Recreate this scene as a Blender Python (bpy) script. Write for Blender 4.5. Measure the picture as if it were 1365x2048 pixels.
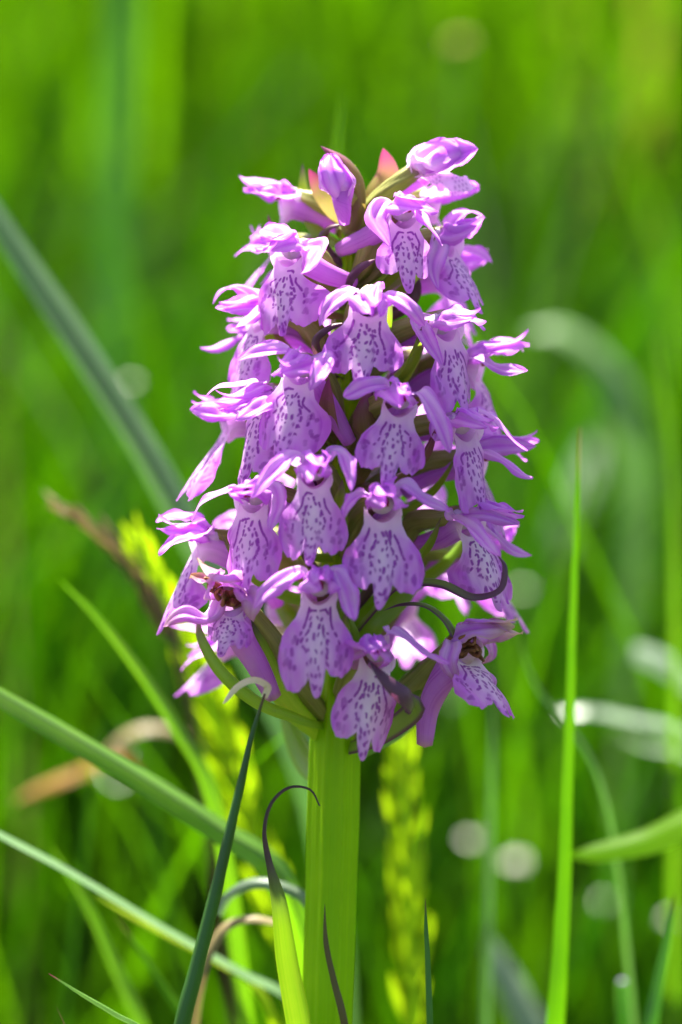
import bpy, math, random
import numpy as np
from mathutils import Vector, Matrix

rad = math.radians
scene = bpy.context.scene
for o in list(bpy.data.objects):
    bpy.data.objects.remove(o)
C = scene.collection
rng = np.random.default_rng(7)
random.seed(7)

# ------------------------------------------------------------------ camera
LENS, PITCH, D0, CZ = 110.0, rad(13.0), 0.417, 0.25     # D0: lens to stem axis, CZ: height of frame centre on the stem
SUN_EL, SUN_AZ = rad(63.0), rad(-20.0)                   # behind the orchid, a little to its left
cam_d = bpy.data.cameras.new('camera')
cam = bpy.data.objects.new('camera', cam_d)
C.objects.link(cam)
fwd = Vector((0, math.cos(PITCH), -math.sin(PITCH)))
rgt = Vector((1, 0, 0))
upv = rgt.cross(fwd)
cam_pos = Vector((0, 0, CZ)) - fwd * D0
cam.matrix_world = Matrix(((rgt.x, upv.x, -fwd.x, cam_pos.x), (rgt.y, upv.y, -fwd.y, cam_pos.y),
                           (rgt.z, upv.z, -fwd.z, cam_pos.z), (0, 0, 0, 1)))
cam_d.sensor_fit = 'VERTICAL'
cam_d.sensor_height = 36.0
cam_d.sensor_width = 24.0
cam_d.lens = LENS
cam_d.clip_start = 0.01
cam_d.clip_end = 3000
cam_d.dof.use_dof = True
cam_d.dof.focus_distance = D0 - 0.011
cam_d.dof.aperture_fstop = 8.0
cam_d.dof.aperture_blades = 9
scene.camera = cam

# ------------------------------------------------------------------ sky, sun, exposure
world = bpy.data.worlds.new('World')
scene.world = world
world.use_nodes = True
wn = world.node_tree
wn.nodes.clear()
sky = wn.nodes.new('ShaderNodeTexSky')
sky.sky_type = 'NISHITA'
sky.sun_disc = False
sky.sun_elevation = SUN_EL
sky.sun_rotation = SUN_AZ
sky.dust_density = 3.0
sky.ozone_density = 0.6
bg = wn.nodes.new('ShaderNodeBackground')
bg.inputs['Strength'].default_value = 0.05
wo = wn.nodes.new('ShaderNodeOutputWorld')
wn.links.new(sky.outputs[0], bg.inputs['Color'])
wn.links.new(bg.outputs[0], wo.inputs['Surface'])
sun_d = bpy.data.lights.new('sun', 'SUN')
sun_d.energy = 5.0
sun_d.angle = rad(0.5)
sun_d.color = (1.0, 0.95, 0.86)
sun = bpy.data.objects.new('sun', sun_d)
C.objects.link(sun)
sdir = Vector((math.sin(SUN_AZ) * math.cos(SUN_EL), math.cos(SUN_AZ) * math.cos(SUN_EL), math.sin(SUN_EL)))
sun.rotation_euler = sdir.to_track_quat('Z', 'Y').to_euler()
sun.location = (-1, 2, 3)
vs = scene.view_settings
vs.view_transform = 'Standard'
vs.look = 'None'
vs.exposure = 2.6
vs.gamma = 1.0
scene.cycles.use_denoising = True
scene.cycles.max_bounces = 8
scene.cycles.transmission_bounces = 8
scene.cycles.sample_clamp_indirect = 4.0
scene.cycles.caustics_reflective = False
scene.cycles.caustics_refractive = False


# ------------------------------------------------------------------ helpers
def P(px, py, dmm=0.0):
    """photo pixel + distance behind (+) / in front of (-) the stem axis in mm -> world point"""
    dist = D0 + dmm * 0.001
    hh = dist * 18.0 / LENS
    return cam_pos + fwd * dist + rgt * ((px - 682.5) / 1024 * hh) + upv * ((1024 - py) / 1024 * hh)


def link(name, me, mat, parent=None, matrix=None):
    o = bpy.data.objects.new(name, me)
    C.objects.link(o)
    if mat is not None and len(me.materials) == 0:
        me.materials.append(mat)
    if parent is not None:
        o.parent = parent
    if matrix is not None:
        o.matrix_local = matrix
    return o


def empty(name, loc, parent=None):
    o = bpy.data.objects.new(name, None)
    C.objects.link(o)
    o.location = loc
    o.empty_display_size = 0.01
    if parent is not None:
        o.parent = parent
    return o


def tag(o, label=None, cat=None, group=None, kind=None):
    if label: o['label'] = label
    if cat: o['category'] = cat
    if group: o['group'] = group
    if kind: o['kind'] = kind
    return o


def grid_mesh(name, X, attrs=None, wrap=False):
    """X: (n, m, 3) array of points -> quad mesh, smooth; attrs: dict of (n, m) floats"""
    n, m = X.shape[:2]
    idx = np.arange(n * m).reshape(n, m)
    if wrap:
        nx = np.roll(idx, -1, axis=1)
        q = np.stack([idx[:-1], nx[:-1], nx[1:], idx[1:]], -1).reshape(-1, 4)
    else:
        q = np.stack([idx[:-1, :-1], idx[:-1, 1:], idx[1:, 1:], idx[1:, :-1]], -1).reshape(-1, 4)
    return raw_mesh(name, X.reshape(-1, 3), q, attrs)


def raw_mesh(name, V, Q, attrs=None):
    me = bpy.data.meshes.new(name)
    V = np.asarray(V, dtype=np.float32)
    Q = np.asarray(Q, dtype=np.int32)
    k = Q.shape[1]
    me.vertices.add(len(V))
    me.vertices.foreach_set('co', V.ravel())
    me.loops.add(Q.size)
    me.loops.foreach_set('vertex_index', Q.ravel())
    me.polygons.add(len(Q))
    me.polygons.foreach_set('loop_start', np.arange(0, Q.size, k, dtype=np.int32))
    me.polygons.foreach_set('use_smooth', np.ones(len(Q), dtype=bool))
    me.update(calc_edges=True)
    for a, v in (attrs or {}).items():
        at = me.attributes.new(a, 'FLOAT', 'POINT')
        at.data.foreach_set('value', np.asarray(v, dtype=np.float32).ravel())
    me.validate()
    return me


def catmull(pts, n):
    p = np.asarray(pts, dtype=float)
    if len(p) == 2:
        t = np.linspace(0, 1, n)[:, None]
        return p[0] * (1 - t) + p[1] * t
    seg = np.linalg.norm(np.diff(p[:, :3], axis=0), axis=1) ** 0.5 + 1e-9
    kn = np.concatenate([[0], np.cumsum(seg)])
    out = []
    pe = np.vstack([2 * p[0] - p[1], p, 2 * p[-1] - p[-2]])
    ke = np.concatenate([[kn[0] - seg[0]], kn, [kn[-1] + seg[-1]]])
    for t in np.linspace(0, kn[-1], n):
        i = min(max(np.searchsorted(kn, t, side='right') - 1, 0), len(p) - 2)
        t0, t1, t2, t3 = ke[i:i + 4]
        p0, p1, p2, p3 = pe[i:i + 4]
        A1 = (t1 - t) / (t1 - t0) * p0 + (t - t0) / (t1 - t0) * p1
        A2 = (t2 - t) / (t2 - t1) * p1 + (t - t1) / (t2 - t1) * p2
        A3 = (t3 - t) / (t3 - t2) * p2 + (t - t2) / (t3 - t2) * p3
        B1 = (t2 - t) / (t2 - t0) * A1 + (t - t0) / (t2 - t0) * A2
        B2 = (t3 - t) / (t3 - t1) * A2 + (t - t1) / (t3 - t1) * A3
        out.append((t2 - t) / (t2 - t1) * B1 + (t - t1) / (t2 - t1) * B2)
    return np.array(out)


def nrm(a):
    return a / (np.linalg.norm(a, axis=-1, keepdims=True) + 1e-12)


def ribbon(name, pts, w, nh, n=22, m=9, cup=0.25, prof=None, twist=0.0, ruf=0.0, base=0.45, tipp=0.5, peak=0.45, attrs=None, curl=0.0, keel=0.0, furrow=0.0, hook=0.0, rim=0.0, edge=0.0):
    """leaf-like sheet along pts; w half-width; nh: hint of the face normal (one vector or one per end)"""
    c = catmull(pts, n)
    T = nrm(np.gradient(c, axis=0))
    t = np.linspace(0, 1, n)
    nh = np.asarray(nh, dtype=float)
    N0 = np.tile(nh, (n, 1)) if nh.ndim == 1 else nh[0] * (1 - t[:, None]) + nh[1] * t[:, None]
    S = nrm(np.cross(T, N0))
    N = nrm(np.cross(S, T))
    if twist:
        a = (twist * t)[:, None]
        S, N = S * np.cos(a) + N * np.sin(a), N * np.cos(a) - S * np.sin(a)
    if prof is None:
        pr = np.where(t < peak, base + (1 - base) * np.sin(np.clip(t / peak, 0, 1) * math.pi / 2), (1 - np.clip((t - peak) / (1 - peak), 0, 1) ** 2.2) ** tipp)
    else:
        pr = np.interp(t, prof[0], prof[1])
    pr = np.maximum(pr, 0.015)
    s = np.linspace(-1, 1, m)
    ww = w * pr
    ph = rng.uniform(0, 6.28, 4)
    rf = ruf * w * (np.sin(t[:, None] * 11 + ph[0] + 2 * s[None]) + 0.6 * np.sin(t[:, None] * 19 + ph[1] - 3 * s[None])) * np.abs(s[None]) ** 1.5
    off = cup * ww[:, None] * (s[None] ** 2) + keel * ww[:, None] * np.abs(s[None]) + rf + curl * ww[:, None] * (t[:, None] ** 2) * s[None] ** 2
    off = off + furrow * ww[:, None] * np.cos(s[None] * math.pi * 1.6) * np.sin(math.pi * np.clip(t * 1.05, 0, 1))[:, None] + hook * w * (np.clip(t - 0.78, 0, 1)[:, None] / 0.22) ** 2
    off = off - rim * ww[:, None] * (np.clip(np.abs(s[None]) - 0.62, 0, 1) / 0.38) ** 2 * (1 + 0.5 * np.sin(t[:, None] * 14 + ph[2]))
    if edge or ruf:
        e_ = (edge + ruf * 0.35) * np.sin(t[:, None] * 37 + ph[3] + 2.0 * np.sign(s[None])) * np.sin(t[:, None] * 23 + ph[0]) * (np.abs(s[None]) > 0.9)
        ww = ww[:, None] * (1 + e_)
        ww1 = ww
    else:
        ww1 = ww[:, None]
    sq = s[None] * ww1 * (1 - 0.22 * min(abs(cup), 1.5) * s[None] ** 2)
    X = c[:, None] + S[:, None] * sq[..., None] - N[:, None] * off[..., None]
    A = {'along': np.tile(t[:, None], (1, m)), 'across': np.tile(s[None], (n, 1))}
    for k, v in (attrs or {}).items():
        A[k] = v(A['along'], A['across']) if callable(v) else np.full((n, m), v)
    return grid_mesh(name, X, A)


def tube(name, pts, radii, n=24, m=16, ribs=0, ribamp=0.0, twist=0.0, flat=1.0, up=(0, 0, 1), cap=True, attrs=None, rknots=None):
    c = catmull(pts, n)
    t = np.linspace(0, 1, n)
    T = nrm(np.gradient(c, axis=0))
    u0 = np.array(up, dtype=float)
    S = nrm(np.cross(T, np.tile(u0, (n, 1)) + 1e-4))
    N = nrm(np.cross(S, T))
    r = np.interp(t, np.linspace(0, 1, len(radii)) if rknots is None else rknots, radii)
    th = np.linspace(0, 2 * math.pi, m, endpoint=False)
    rr = r[:, None] * (1 + ribamp * np.cos(ribs * (th[None] + twist * t[:, None])))
    X = c[:, None] + S[:, None] * (np.cos(th)[None] * rr)[..., None] + N[:, None] * (np.sin(th)[None] * rr * flat)[..., None]
    if cap:
        X = np.concatenate([X, np.tile(c[-1][None, None], (1, m, 1)) + (T[-1] * r[-1] * 0.35)[None, None]], 0)
        t = np.append(t, 1.0)
    A = {'along': np.tile(t[:, None], (1, m)), 'across': np.tile(np.sin(th)[None], (len(t), 1))}
    for k, v in (attrs or {}).items():
        A[k] = v(A['along'], A['across']) if callable(v) else np.full((len(t), m), v)
    return grid_mesh(name, X, A, wrap=True)


# ------------------------------------------------------------------ materials
def new_mat(name):
    m = bpy.data.materials.new(name)
    m.use_nodes = True
    m.node_tree.nodes.clear()
    return m, m.node_tree


class NB:
    def __init__(s, nt):
        s.nt = nt

    def n(s, t, **kw):
        x = s.nt.nodes.new(t)
        for k, v in kw.items():
            setattr(x, k, v)
        return x

    def l(s, a, b):
        s.nt.links.new(a, b)

    def attr(s, name):
        return s.n('ShaderNodeAttribute', attribute_name=name).outputs['Fac']

    def math(s, op, a, b=None, c=None, clamp=False):
        x = s.n('ShaderNodeMath', operation=op, use_clamp=clamp)
        for i, v in enumerate((a, b, c)):
            if v is None: continue
            if isinstance(v, (int, float)): x.inputs[i].default_value = v
            else: s.l(v, x.inputs[i])
        return x.outputs[0]

    def mix(s, f, a, b):
        x = s.n('ShaderNodeMix', data_type='RGBA')
        for sock, v in ((x.inputs[0], f), (x.inputs[6], a), (x.inputs[7], b)):
            if isinstance(v, (int, float)): sock.default_value = v
            elif isinstance(v, tuple): sock.default_value = (*v, 1.0)
            else: s.l(v, sock)
        return x.outputs[2]

    def noise(s, scale, detail=3, rough=0.55, vec=None, dist=0.0):
        x = s.n('ShaderNodeTexNoise')
        x.inputs['Scale'].default_value = scale
        x.inputs['Detail'].default_value = detail
        x.inputs['Roughness'].default_value = rough
        x.inputs['Distortion'].default_value = dist
        if vec is not None: s.l(vec, x.inputs['Vector'])
        return x.outputs['Fac']

    def ramp(s, f, lo, hi):
        x = s.n('ShaderNodeMapRange', interpolation_type='SMOOTHSTEP')
        x.inputs['From Min'].default_value = lo
        x.inputs['From Max'].default_value = hi
        s.l(f, x.inputs['Value'])
        return x.outputs[0]

    def obj(s):
        return s.n('ShaderNodeTexCoord').outputs['Object']

    def rnd(s):
        return s.n('ShaderNodeObjectInfo').outputs['Random']

    def comb(s, x, y, z=0.0):
        c = s.n('ShaderNodeCombineXYZ')
        for i, v in enumerate((x, y, z)):
            if isinstance(v, (int, float)): c.inputs[i].default_value = v
            else: s.l(v, c.inputs[i])
        return c.outputs[0]

    def thin(s, col, trans_col, tf, rough=0.45, spec=0.35, bump=None, bstr=0.2, bdist=0.0002):
        """thin living tissue: reflecting face mixed with light let through"""
        p = s.n('ShaderNodeBsdfPrincipled')
        tr = s.n('ShaderNodeBsdfTranslucent')
        mx = s.n('ShaderNodeMixShader')
        mx.inputs[0].default_value = tf
        for sock, v in ((p.inputs['Base Color'], col), (tr.inputs['Color'], trans_col)):
            if isinstance(v, tuple): sock.default_value = (*v, 1)
            else: s.l(v, sock)
        p.inputs['Roughness'].default_value = rough
        p.inputs['Specular IOR Level'].default_value = spec
        if bump is not None:
            b = s.n('ShaderNodeBump')
            b.inputs['Strength'].default_value = bstr
            b.inputs['Distance'].default_value = bdist
            s.l(bump, b.inputs['Height'])
            s.l(b.outputs[0], p.inputs['Normal'])
            s.l(b.outputs[0], tr.inputs['Normal'])
        s.l(p.outputs[0], mx.inputs[1])
        s.l(tr.outputs[0], mx.inputs[2])
        o = s.n('ShaderNodeOutputMaterial')
        s.l(mx.outputs[0], o.inputs['Surface'])


def make_petal(name, purple=(0.66, 0.165, 0.82), deep=(0.52, 0.045, 0.70), pale=(0.95, 0.78, 0.94), markc=(0.27, 0.0, 0.40), tf=0.48):
    m, nt = new_mat(name)
    b = NB(nt)
    ob = b.obj()
    al, ac = b.attr('along'), b.attr('across')
    fine = b.noise(1800, 3, 0.6, ob)
    vein = b.noise(1.0, 2, 0.5, b.comb(b.math('MULTIPLY', ac, 5.5), b.math('MULTIPLY', al, 1.1), b.math('MULTIPLY', b.rnd(), 40)), 0.3)
    base = b.mix(b.ramp(vein, 0.47, 0.72), purple, deep)
    blot = b.noise(260, 2, 0.5, ob)
    base = b.mix(b.math('MULTIPLY', b.ramp(blot, 0.42, 0.7), 0.35), base, (0.72, 0.36, 0.80))
    base = b.mix(b.attr('pale'), base, pale)
    base = b.mix(b.math('MULTIPLY', b.attr('deep'), 0.8), base, deep)
    base = b.mix(b.math('MULTIPLY', b.attr('mark'), 0.96), base, markc)
    base = b.mix(b.attr('brown'), base, b.mix(b.ramp(blot, 0.4, 0.6), (0.30, 0.13, 0.05), (0.66, 0.47, 0.33)))
    base = b.mix(b.math('MULTIPLY', fine, 0.09), base, (0.95, 0.85, 0.97))
    b.thin(base, base, tf, rough=0.36, spec=0.2, bump=b.math('ADD', b.noise(6500, 2, 0.7, ob), b.math('MULTIPLY', vein, 1.6)), bstr=0.45, bdist=0.00012)
    return m


M_PETAL = make_petal('petal_purple')
M_LIP = make_petal('lip_spotted', tf=0.46)


def simple_leaf(name, c1, c2, t1, t2, tf, rough=0.4, spec=0.4, stripes=0.0, tipc=None, tipat=(0.85, 0.97), spot=None):
    """striped grass or leaf tissue; tipc colours the far end (along -> 1)"""
    m, nt = new_mat(name)
    b = NB(nt)
    al, ac = b.attr('along'), b.attr('across')
    v = b.noise(1.0, 3, 0.6, b.comb(b.math('MULTIPLY', ac, 7.0), b.math('MULTIPLY', al, 2.0), b.math('MULTIPLY', b.rnd(), 50)))
    f = b.ramp(v, 0.35, 0.68)
    blo = b.ramp(b.noise(120, 3, 0.6, b.obj()), 0.4, 0.7)
    f = b.math('ADD', b.math('MULTIPLY', f, 0.6), b.math('MULTIPLY', blo, 0.4))
    col, tc = b.mix(f, c1, c2), b.mix(f, t1, t2)
    if stripes:
        k = b.ramp(b.math('ABSOLUTE', ac), 0.03, 0.2)
        kk = b.math('SUBTRACT', 1.0, k)
        kk = b.math('MULTIPLY', kk, stripes)
        col = b.mix(kk, col, (0.02, 0.05, 0.01))
        tc = b.mix(kk, tc, (0.03, 0.10, 0.005))
    if spot:
        sp = b.ramp(b.noise(900, 2, 0.5, b.obj()), 0.62, 0.70)
        col = b.mix(b.math('MULTIPLY', sp, 0.6), col, spot)
    if tipc:
        tt = b.ramp(al, *tipat)
        col, tc = b.mix(tt, col, tipc), b.mix(tt, tc, tipc)
    b.thin(col, tc, tf, rough, spec, bump=v, bstr=0.25, bdist=0.0003)
    return m


M_STEM = simple_leaf('stem_green', (0.26, 0.50, 0.003), (0.37, 0.62, 0.006), (0.42, 0.68, 0.003), (0.46, 0.70, 0.005), 0.42, 0.4, 0.15)
M_OVARY = simple_leaf('ovary_green', (0.20, 0.21, 0.05), (0.40, 0.39, 0.11), (0.30, 0.33, 0.05), (0.40, 0.38, 0.08), 0.3, 0.35, 0.45, tipc=(0.38, 0.24, 0.30), tipat=(0.9, 1.02))
M_BRACT = simple_leaf('bract_maroon', (0.055, 0.022, 0.045), (0.09, 0.055, 0.03), (0.14, 0.03, 0.09), (0.14, 0.10, 0.02), 0.28, 0.33, 0.5, spot=(0.16, 0.07, 0.16), tipc=(0.10, 0.015, 0.06), tipat=(0.6, 1.0))
M_BRACTG = simple_leaf('bract_green', (0.13, 0.25, 0.02), (0.19, 0.31, 0.03), (0.30, 0.52, 0.01), (0.38, 0.56, 0.02), 0.45, 0.33, 0.55, tipc=(0.14, 0.05, 0.10), tipat=(0.75, 1.05))
M_BRACTY = simple_leaf('bract_lit', (0.26, 0.24, 0.06), (0.36, 0.27, 0.09), (0.32, 0.28, 0.06), (0.36, 0.25, 0.08), 0.45, 0.35, 0.4, tipc=(0.42, 0.06, 0.16), tipat=(0.5, 0.95), spot=(0.40, 0.08, 0.2))
M_BRACTD = simple_leaf('bract_olive', (0.14, 0.11, 0.04), (0.20, 0.16, 0.05), (0.34, 0.24, 0.05), (0.40, 0.28, 0.08), 0.42, 0.33, 0.45, tipc=(0.26, 0.05, 0.16), tipat=(0.55, 1.0), spot=(0.30, 0.08, 0.2))


def edged_bract():
    m, nt = new_mat('bract_edged')
    b = NB(nt)
    al, ac = b.attr('along'), b.attr('across')
    v = b.noise(1.0, 3, 0.6, b.comb(b.math('MULTIPLY', ac, 6.0), b.math('MULTIPLY', al, 3.0)))
    e = b.ramp(b.math('ABSOLUTE', ac), 0.45, 0.85)
    e = b.math('MAXIMUM', e, b.ramp(al, 0.5, 0.72))
    col = b.mix(e, b.mix(v, (0.10, 0.16, 0.03), (0.16, 0.22, 0.05)), b.mix(v, (0.06, 0.02, 0.045), (0.13, 0.06, 0.11)))
    tc = b.mix(e, (0.26, 0.42, 0.02), (0.14, 0.03, 0.09))
    b.thin(col, tc, 0.35, 0.33, 0.5, bump=v, bstr=0.3)
    return m


M_BRACTE = edged_bract()


def plain(name, col, rough=0.5, spec=0.4, nscale=900, var=0.4):
    m, nt = new_mat(name)
    b = NB(nt)
    f = b.noise(nscale, 3, 0.6, b.obj())
    p = b.n('ShaderNodeBsdfPrincipled')
    b.l(b.mix(b.ramp(f, 0.35, 0.7), col, tuple(max(0, c * (1 - var)) for c in col)), p.inputs['Base Color'])
    p.inputs['Roughness'].default_value = rough
    p.inputs['Specular IOR Level'].default_value = spec
    bp = b.n('ShaderNodeBump')
    bp.inputs['Strength'].default_value = 0.3
    bp.inputs['Distance'].default_value = 0.0003
    b.l(f, bp.inputs['Height'])
    b.l(bp.outputs[0], p.inputs['Normal'])
    o = b.n('ShaderNodeOutputMaterial')
    b.l(p.outputs[0], o.inputs['Surface'])
    return m


M_RED = plain('pollinium_red', (0.42, 0.02, 0.07), 0.35)
M_COLUMN = plain('column_pink', (0.58, 0.46, 0.62), 0.5, var=0.1)
M_BROWN = plain('withered_brown', (0.26, 0.11, 0.03), 0.6, var=0.7)

# ------------------------------------------------------------------ ground
def ground():
    n = 61
    a = np.sign(np.linspace(-1, 1, n)) * np.abs(np.linspace(-1, 1, n)) ** 4 * 400
    X = np.zeros((n, n, 3))
    X[..., 0], X[..., 1] = np.meshgrid(a, a)
    r = np.hypot(X[..., 0], X[..., 1])
    X[..., 2] = np.where(r > 0.05, 0.006 * np.sin(X[..., 0] * 9) * np.cos(X[..., 1] * 7) * np.minimum(1, r), 0) + np.minimum(r, 40) * 0.0
    m, nt = new_mat('meadow_soil')
    b = NB(nt)
    f = b.noise(14, 6, 0.65, b.obj())
    g = b.noise(90, 4, 0.6, b.obj())
    p = b.n('ShaderNodeBsdfPrincipled')
    c = b.mix(b.ramp(f, 0.4, 0.62), (0.035, 0.025, 0.012), (0.04, 0.075, 0.012))
    b.l(b.mix(b.ramp(g, 0.5, 0.7), c, (0.10, 0.09, 0.035)), p.inputs['Base Color'])
    p.inputs['Roughness'].default_value = 0.9
    o = b.n('ShaderNodeOutputMaterial')
    b.l(p.outputs[0], o.inputs['Surface'])
    me = grid_mesh('ground', X)
    tag(link('ground', me, m), 'dark soil of the meadow under the grass', kind='structure')


ground()


# ------------------------------------------------------------------ meadow grass (one mass nobody could count)
def meadow_material():
    m, nt = new_mat('meadow_grass')
    b = NB(nt)
    t, al = b.attr('tint'), b.attr('along')
    col = b.mix(b.ramp(t, 0.0, 0.55), (0.014, 0.05, 0.001), (0.040, 0.095, 0.0015))
    col = b.mix(b.ramp(t, 0.945, 0.955), col, (0.20, 0.16, 0.06))
    tc = b.mix(b.ramp(t, 0.0, 0.55), (0.009, 0.062, 0.0003), (0.092, 0.24, 0.0002))
    tc = b.mix(b.ramp(t, 0.945, 0.955), tc, (0.26, 0.20, 0.03))
    b.thin(col, tc, 0.58, 0.45, 0.12)
    return m


M_MEADOW = meadow_material()


def meadow(name, label, roots, h, wid, lean, seg=5, tmax=1.0, tn=None):
    n = len(roots)
    t = np.linspace(0, 1, seg + 1)
    az = rng.uniform(0, 2 * math.pi, n)
    face = az + math.pi / 2 + rng.normal(0, 0.5, n)
    L = lean[:, None] * h[:, None] * (t[None] ** 1.9)
    zc = h[:, None] * (t[None] - 0.35 * lean[:, None] ** 2 * t[None] ** 2.4)
    cx = roots[:, 0:1] + np.cos(az)[:, None] * L
    cy = roots[:, 1:2] + np.sin(az)[:, None] * L
    w = wid[:, None] * np.clip(1.0 - t[None] ** 2.2, 0.04, 1) * (0.55 + 0.9 * np.sqrt(t[None] * (1 - t[None])))
    sx, sy = np.cos(face)[:, None] * w, np.sin(face)[:, None] * w
    V = np.zeros((n, seg + 1, 2, 3))
    V[:, :, 0] = np.stack([cx - sx, cy - sy, zc], -1)
    V[:, :, 1] = np.stack([cx + sx, cy + sy, zc], -1)
    V[..., 2] -= 0.004
    k = (np.arange(n) * (seg + 1) * 2)[:, None] + (np.arange(seg) * 2)[None]
    Q = np.stack([k, k + 1, k + 3, k + 2], -1).reshape(-1, 4)
    tint = np.repeat(rng.uniform(0, tmax, n) if tn is None else np.where(rng.uniform(0, 1, n) < 0.03, 1.0, np.clip(tn * 0.86 * tmax + rng.uniform(0, 0.08, n) * tmax, 0, 0.94)), (seg + 1) * 2)
    along = np.tile(np.repeat(t, 2), n)
    me = raw_mesh(name, V.reshape(-1, 3), Q, {'tint': tint, 'along': along})
    return tag(link(name, me, M_MEADOW), label, 'grass', kind='stuff')


def scatter(n, y0, y1, spread0, spread1, power=1.0, clump=0.0):
    y = y0 + (y1 - y0) * rng.uniform(0, 1, n) ** power
    s = spread0 + (spread1 - spread0) * (y - y0) / (y1 - y0)
    p = np.stack([rng.uniform(-1, 1, n) * s, y], -1)
    if clump:                                   # tussocks: most blades gather round a few centres
        k = max(1, n // 16)
        c = rng.integers(0, k, n)
        q = p[c] + rng.normal(0, 1, (n, 2)) * clump * (0.5 + y[c, None] / y1)
        own = rng.uniform(0, 1, n) < 0.75
        q[:, 1] = np.clip(q[:, 1], y0, y1 * 1.1)
        p = np.where(own[:, None], q, p)
        scatter.tint = np.where(own, rng.beta(0.7, 0.7, k)[c], rng.uniform(0, 1, n))
    else:
        scatter.tint = rng.uniform(0, 1, n)
    return p


# behind the orchid, near: lower blades; farther: tall hay grass; around and before it: short sward
r1 = np.vstack([scatter(13000, 0.36, 0.85, 0.30, 0.52, clump=0.02), scatter(1300, 0.17, 0.36, 0.2, 0.3)])
meadow('meadow_grass', 'loose green meadow grass growing close behind the orchid', r1,
       rng.uniform(0.08, 0.22, len(r1)) + 0.12 * rng.uniform(0, 1, len(r1)) ** 3, np.where(r1[:, 1] < 0.36, rng.uniform(0.0007, 0.0016, len(r1)), rng.uniform(0.0014, 0.0036, len(r1))), rng.uniform(0.1, 0.75, len(r1)), tmax=0.32)  # low tint puts the shade among the lower grass into the blade colour
r2 = scatter(20000, 0.70, 3.0, 0.7, 1.7, 1.4, clump=0.035)
t2 = scatter.tint
meadow('meadow_grass', 'tall sunlit meadow grass standing behind the loose short grass', r2,
       rng.uniform(0.26, 0.52, len(r2)), rng.uniform(0.0012, 0.0036, len(r2)), rng.uniform(0.05, 0.6, len(r2)), tn=t2)
r3 = scatter(20000, 3.0, 14.0, 2.4, 9.0, clump=0.12)
t3 = scatter.tint
meadow('meadow_grass', 'distant hay grass at the far side of the meadow', r3,
       rng.uniform(0.35, 0.65, len(r3)), rng.uniform(0.003, 0.008, len(r3)), rng.uniform(0.05, 0.55, len(r3)), seg=4, tn=t3)
r4 = scatter(5200, -1.6, 0.75, 1.2, 1.6)
keep = ~((np.abs(r4[:, 0]) < 0.012) & (np.abs(r4[:, 1]) < 0.012))
r4 = r4[keep]
hh4 = np.where((np.abs(r4[:, 0]) < 0.40) , rng.uniform(0.03, 0.11, len(r4)), rng.uniform(0.08, 0.28, len(r4)))
meadow('meadow_grass', 'short green sward around the foot of the orchid', r4, hh4, rng.uniform(0.0010, 0.0024, len(r4)), rng.uniform(0.1, 0.7, len(r4)))

# ------------------------------------------------------------------ the orchid
orchid = tag(empty('orchid', (0, 0, 0)), 'tall orchid with a dense spike of spotted purple flowers on a thick green stem', 'orchid')


def axpx(py):
    return 655 + (2048 - py) * 0.0285


def AX(py, d=0):
    return P(axpx(py), py, d)


def stem():
    ys = [330, 430, 600, 800, 1000, 1200, 1400, 1500, 1650, 1850, 2048]
    pts = [AX(y) for y in ys]
    rr = [0.5, 0.9, 1.3, 1.7, 2.1, 2.5, 2.95, 3.2, 3.2, 3.15, 3.1]
    dirv = (pts[-1] - pts[-2]).normalized()
    dirv = Vector((0.0, -0.05, -1)).normalized()
    z = pts[-1].z
    for f, r in ((0.35, 3.2), (0.7, 3.5), (1.03, 4.2)):
        pts.append(pts[len(ys) - 1] + dirv * (z * f))
        rr.append(r)
    pts, rr = pts[::-1], rr[::-1]
    c = catmull([tuple(p) for p in pts], 90)
    d = np.concatenate([[0], np.cumsum([(pts[i + 1] - pts[i]).length ** 0.5 for i in range(len(pts) - 1)])])
    n, m = 90, 96
    r = np.interp(np.linspace(0, 1, n), d / d[-1], rr) * 0.001
    th = np.linspace(0, 2 * math.pi, m, endpoint=False)
    wing = sum(0.17 * np.exp(-((th - a + math.pi) % (2 * math.pi) - math.pi) ** 2 / 0.025) for a in (-0.15, 1.1, 2.2, 3.2, 4.35, 5.05))
    X = np.zeros((n, m, 3))
    R = r[:, None] * (0.93 + wing[None] + 0.009 * np.cos(th * 21)[None] + 0.012 * np.sin(np.linspace(0, 60, n))[:, None])
    X[..., 0] = c[:, None, 0] + R * np.cos(th)[None]
    X[..., 1] = c[:, None, 1] + R * np.sin(th)[None]
    X[..., 2] = c[:, None, 2]
    t = np.linspace(0, 1, n)
    me = grid_mesh('stem', X, {'along': np.tile(t[:, None], (1, m)), 'across': np.tile(((th / math.pi - 1) * 3)[None], (n, 1))}, wrap=True)
    link('stem', me, M_STEM, orchid)


stem()

MM = 0.001


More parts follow.
